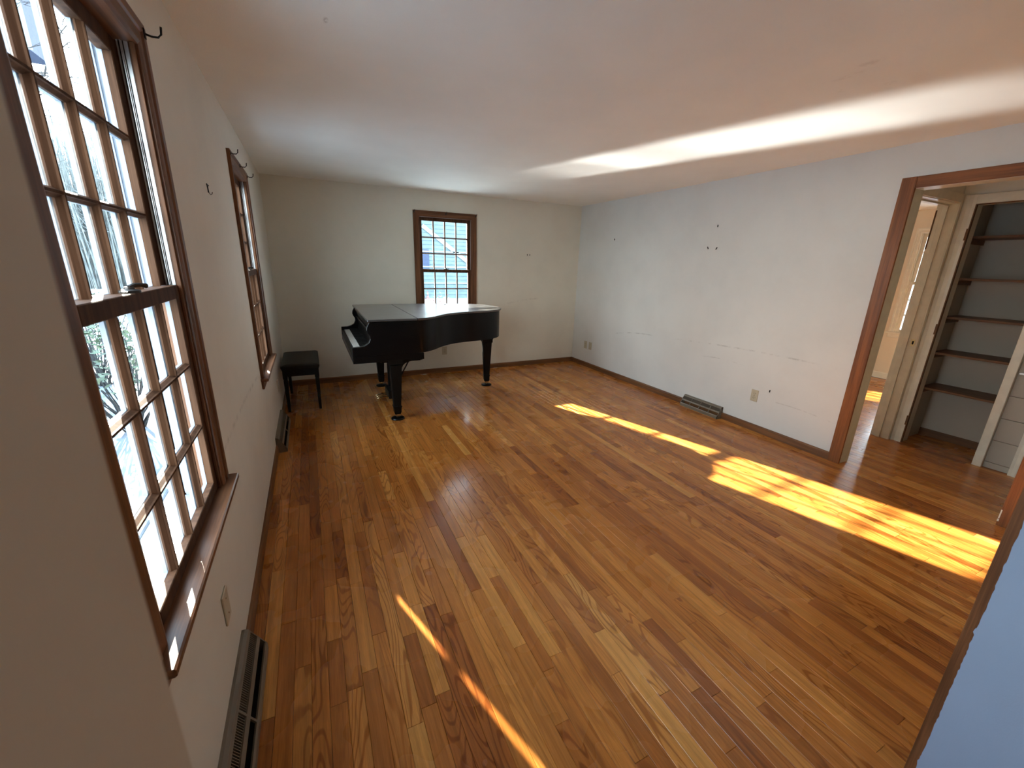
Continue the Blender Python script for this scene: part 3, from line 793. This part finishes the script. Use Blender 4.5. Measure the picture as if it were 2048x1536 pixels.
# ------------------------------------------------------------------ baseboard registers
def register(loc, rz, ln, label, bars, fins):
    """wedge-shaped baseboard diffuser; local x out from the wall, y along it"""
    e = empty('baseboard_register', loc, rz); tag(e, label, 'register')
    h, d = .125, .075
    hl = ln / 2
    # back top flange, sloping face frame, base, ends
    MB().prism([(0, 0), (0, h), (.010, h), (.022, h - .004), (.022, h - .008), (.008, h - .010), (.008, 0)], 1, -hl, hl).build('back_flange', M['reg'], e)
    P = lambda t: (.022 + (d - .022) * t, (h - .006) * (1 - t) + .030 * t)    # sloping face from the top edge down to the foot
    def rail(t0, t1, nm):
        a, b = P(t0), P(t1)
        MB().prism([a, b, (b[0] - .006, b[1] - .003), (a[0] - .006, a[1] - .003)], 1, -hl, hl).build(nm, M['reg'], e)
    rail(0, .12, 'top_rail'); rail(.46, .62, 'middle_rail'); rail(.90, 1.0, 'lower_rail')
    MB().box(d - .006, d, -hl, hl, 0, .030).build('foot_rail', M['reg'], e)
    for s in (-1, 1):
        MB().prism([(0, 0), (d, 0), (d, .030), (.022, h - .006), (.010, h), (0, h)], 1, s * hl, s * (hl - .005)).build('end_cap', M['reg'], e)
    for k in range(bars):
        y = -hl + ln * (k + 1) / (bars + 1)
        a, b = P(0.05), P(.95)
        MB().prism([a, b, (b[0] - .006, b[1] - .003), (a[0] - .006, a[1] - .003)], 1, y - .004, y + .004).build('bar', M['reg'], e)
    mb = MB(); n = int(ln / .0085)
    for k in range(n):
        y = -hl + .008 + (ln - .016) * k / (n - 1); a, b = P(.06), P(.50)
        mb.prism([(a[0] - .004, a[1] - .004), (b[0] - .004, b[1] - .003), (b[0] - .02, b[1] - .02), (a[0] - .012, a[1] - .016)], 1, y - .0011, y + .0011)
    o = mb.build('louvre_fins', M['reg'], e); o['kind'] = 'stuff'
    MB().box(.012, d - .006, -hl + .005, hl - .005, .0005, .004).build('base_plate', M['slot'], e)
    MB().box(.008, .012, -hl + .006, hl - .006, .004, h - .014).build('dark_throat', M['slot'], e)
    return e
register((W, -2.585, 0), R(180), .49, 'brown metal register on the right wall baseboard, left of an outlet', 3, 0)
register((.0, -1.63, 0), 0, .72, 'brown baseboard register on the left wall between the two windows and bench', 1, 0)
register((.0, -4.58, 0), 0, 1.30, 'long brown baseboard register on the left wall below the nearest window', 3, 0)


# ------------------------------------------------------------------ small fittings left on the walls
def hanger(c, z, label):
    e = empty('picture_hanger', (0, c, z)); tag(e, label, 'picture hanger')
    MB().tube([(.002, 0, .018), (.003, .002, -.012), (.008, .003, -.020), (.014, .003, -.016), (.016, .003, -.008)], .0016, 6).build('hook', M['iron'], e)
    MB().tube([(.002, -.016, .020), (.003, -.014, -.014)], .0014, 6).build('wire', M['iron'], e)
    MB().tube([(.002, -.018, .021), (.004, .010, .018)], .0028, 6).build('pin', M['iron'], e)
hanger(-3.085, 1.79, 'bent wire picture hanger on the left wall between the windows')
def nail(kind, c, z, label, tilt=0, group=None):
    loc = (c, 0, z) if kind == 'B' else (W, c, z); e = empty('wall_nail', loc, R(-90) if kind == 'B' else R(180)); tag(e, label, 'nail', group)
    MB().tube([(0, 0, 0), (.012, 0, .003)], .002, 6).build('shank', M['iron'], e)
    MB().tube([(.009, -tilt * .006, .011), (.010, tilt * .006, -.011)], .0042, 8).build('hanger_plate', M['iron'], e)
nail('B', 3.248, 1.64, 'left one of two dark hanger nails on the back wall')
nail('B', 3.289, 1.64, 'right one of two dark hanger nails on the back wall')
nail('R', -2.342, 1.72, 'left one of two dark hanger nails on the right wall', 1)
nail('R', -2.446, 1.713, 'right one of two dark hanger nails on the right wall', -1)
nail('R', -2.421, 1.929, 'lone dark nail above the pair on the right wall')
nail('R', -.828, 1.861, 'lone dark nail on the right wall near the back corner')
nail('R', -3.268, .43, 'dark plug just right of the outlet on the right wall')
pc = MB().prism([(1.61, -.39), (1.632, -.395), (1.64, -.375), (1.625, -.365), (1.608, -.374)], 2, .0005, .006).build('paper_scrap', M['white'], None)
tag(pc, 'tiny pale paper scrap on the floor beneath the piano', 'scrap')


# ------------------------------------------------------------------ outside
gnd = structure(box('ground', M['ground'], None, -60, 60, -30, 90, -.75, -.45)); gnd['kind'] = 'structure'
structure(box('sun_blocking_post', M['exttrim'], None, -.355, -.273, -1.24, -1.16, -.45, 3.1, .004))  # added post, out of view, that blocks a second sun sliver on the floor
structure(box('darkened_ground_strip', M['dark_ground'], None, -3.3, -.9, -4.5, 5.5, -.46, -.43, .01))  # added strip; dimmer light seen through the lower panes is put into its colour
ice = box('icy_puddle', M['ice'], None, -1.1, 1.9, -1.0, .95, 0, .012); ice.location = (0, 3.75, -.44); ice.rotation_euler = (R(1.4), 0, 0)
tag(ice, 'thin sheet of ice on the ground outside the back window', 'puddle')
# neighbour's shed seen through the back window
def shed():
    e = empty('shed', (8.4, 17.5, -.45)); K = 1.86; tag(e, 'grey clapboard shed with a pale diagonal brace seen through the back window', 'shed')
    x0, x1 = -7.6, 6.4
    MB().box(x0, x1, .03, 5.0, 0, 4.6).build('wall', M['siding'], e)
    mb = MB()
    for k in range(22): mb.prism([(.03, .205 * k), (-.012, .205 * k), (.018, .205 * k + .21), (.03, .205 * k + .21)], 0, x0, x1)
    o = mb.build('clapboards', M['siding'], e); o['kind'] = 'stuff'
    def bar(a, b, w, nm='brace'):
        a, b = Vector(a) * K, Vector(b) * K; n = Vector((-(b - a).y, (b - a).x)).normalized() * w * K / 2
        MB().prism([tuple(a + n), tuple(b + n), tuple(b - n), tuple(a - n)], 1, -.06, -.014).build(nm, M['sidingw'], e)
    bar((-1.25, 2.05), (.35, .92), .11)
    for x, w in ((-1.45, .07), (.30, .12), (.55, .07)): bar((x, 0), (x, 2.44), w, 'corner_board')
    for z in (.45, .92, 1.35): bar((-3.9, z), (.5, z), .035, 'trim_board')
    MB().box(-2.6, -2.0, -.03, -.014, 1.6, 2.6).build('window', M['navy'], e)
    MB().box(x0 - .3, x1 + .3, -.25, 5.3, 4.58, 4.7).build('roof', M['navy'], e)
shed()


def shrub(name, loc, h, r, mat, n, label, sd, leafy=True, group=None):
    e = empty(name, loc); tag(e, label, 'shrub', group)
    rr = random.Random(sd); tw = MB(); lf = MB()
    for k in range(n):
        a = rr.uniform(0, 2 * math.pi); t = rr.random() ** .6; p0 = Vector((rr.uniform(-.08, .08), rr.uniform(-.08, .08), 0))
        p2 = Vector((math.cos(a) * r * t, math.sin(a) * r * t, h * rr.uniform(.45, 1.0))); p1 = (p0 + p2) / 2 + Vector((rr.uniform(-.1, .1), rr.uniform(-.1, .1), .12))
        tw.tube([p0, p1, p2], [.010, .006, .003], 4)
        if leafy:
            for q in range(16):
                c = p1.lerp(p2, rr.uniform(-.1, 1.1)) + Vector((rr.uniform(-.1, .1), rr.uniform(-.1, .1), rr.uniform(-.1, .1)))
                d = Vector((rr.uniform(-1, 1), rr.uniform(-1, 1), rr.uniform(-.4, .8))).normalized(); s = d.orthogonal().normalized() * .016; L_ = rr.uniform(.05, .09)
                k0 = len(lf.v); lf.v += [tuple(c), tuple(c + d * L_ * .5 + s), tuple(c + d * L_), tuple(c + d * L_ * .5 - s)]; lf.f.append((k0, k0 + 1, k0 + 2, k0 + 3))
    tw.build('stems', M['bark'], e)
    if leafy:
        o = mesh_obj('leaves', lf.v, lf.f, mat, e); o['kind'] = 'stuff'
shrub('shrub', (2.95, 3.6, -.45), 1.25, .55, M['redleaf'], 40, 'reddish shrub outside low in the back window', 3)
shrub('shrub', (-1.6, .3, -.45), 1.5, .75, M['leaf'], 46, 'leafy evergreen shrub outside seen low through the nearest window', 4)
shrub('shrub', (-2.6, 2.6, -.45), 1.7, .9, M['leaf'], 46, 'second evergreen shrub farther from the house outside the nearest window', 5)


def tree(loc, h, sd, label, spread=1.0):
    e = empty('bare_tree', loc); tag(e, label, 'tree', 'bare trees beyond the left windows')
    rr = random.Random(sd); mb = MB(); tk = MB()
    tk.tube([(0, 0, 0), (rr.uniform(-.1, .1), rr.uniform(-.1, .1), h * .4), (rr.uniform(-.3, .3), rr.uniform(-.3, .3), h * .8)], [.15, .11, .04], 8)
    tk.build('trunk', M['bark'], e)
    def grow(p, d, ln, r, dep):
        q = p + d * ln * .5 + Vector((rr.uniform(-.1, .1), rr.uniform(-.1, .1), rr.uniform(-.05, .1))) * ln; s = p + d * ln
        mb.tube([p, q, s], [r, r * .75, r * .5], 4)
        if dep == 0: return
        for _ in range(3 if dep > 1 else 4):
            nd = (d + Vector((rr.uniform(-.9, .9), rr.uniform(-.9, .9), rr.uniform(-.45, .7)))).normalized()
            grow(p.lerp(s, rr.uniform(.35, 1.0)), nd, ln * rr.uniform(.5, .75), r * .55, dep - 1)
    for k in range(11):
        a = rr.uniform(0, 6.28); z = h * rr.uniform(.18, .8)
        grow(Vector((0, 0, z)), Vector((math.cos(a), math.sin(a), rr.uniform(.1, .9))).normalized(), h * .22 * spread, .035, 3)
    mb.build('branches', M['bark'], e)
tree((-5.4, 6.5, -.45), 7.5, 21, 'nearest bare branching tree outside the left windows')
tree((-9.5, 7.0, -.45), 8.5, 22, 'taller bare tree left of the nearest one outside the left windows')
tree((-8.3, 11.5, -.45), 6.0, 23, 'bare tree farthest from the house outside the left windows')
# a hazy thicket closing the view
hg = MB(); rr = random.Random(9)
for k in range(1500):
    x = rr.uniform(-24, -7); y = rr.uniform(26, 32) ; h = rr.uniform(4.0, 11.0)
    hg.tube([(x, y, -.45), (x + rr.uniform(-.6, .6), y + rr.uniform(-.3, .3), -.45 + h)], [.05, .012], 3)
    for q in range(4):
        z = rr.uniform(.2, .9) * h; hg.tube([(x, y, z - .45), (x + rr.uniform(-1, 1), y, z - .45 + rr.uniform(.2, 1.0))], [.02, .006], 3)
th = hg.build('thicket', M['twig'], None); th['kind'] = 'stuff'; tag(th, 'pale winter thicket of bare stems at the end of the yard', 'thicket')
nb = empty('neighbour_house', (-8.6, 15.5, -.45)); tag(nb, 'blue-grey clapboard house with an overhanging upper storey at the left window top', 'house')
MB().box(-6.4, -1.3, .4, 1.2, 0, 8.2).build('lower_storey', M['navy'], nb)
MB().box(-6.6, 1.6, 0, 1.3, 8.2, 11.4).build('upper_storey', M['navy'], nb)
mb = MB()
for k in range(22): mb.prism([(0, 8.2 + .15 * k), (-.035, 8.2 + .15 * k), (-.004, 8.35 + .15 * k), (0, 8.35 + .15 * k)], 0, -6.6, 1.6)
o = mb.build('clapboards', M['navy'], nb); o['kind'] = 'stuff'
MB().box(1.5, 1.66, -.05, .0, 8.2, 11.4).build('corner_board', M['sidingw'], nb)
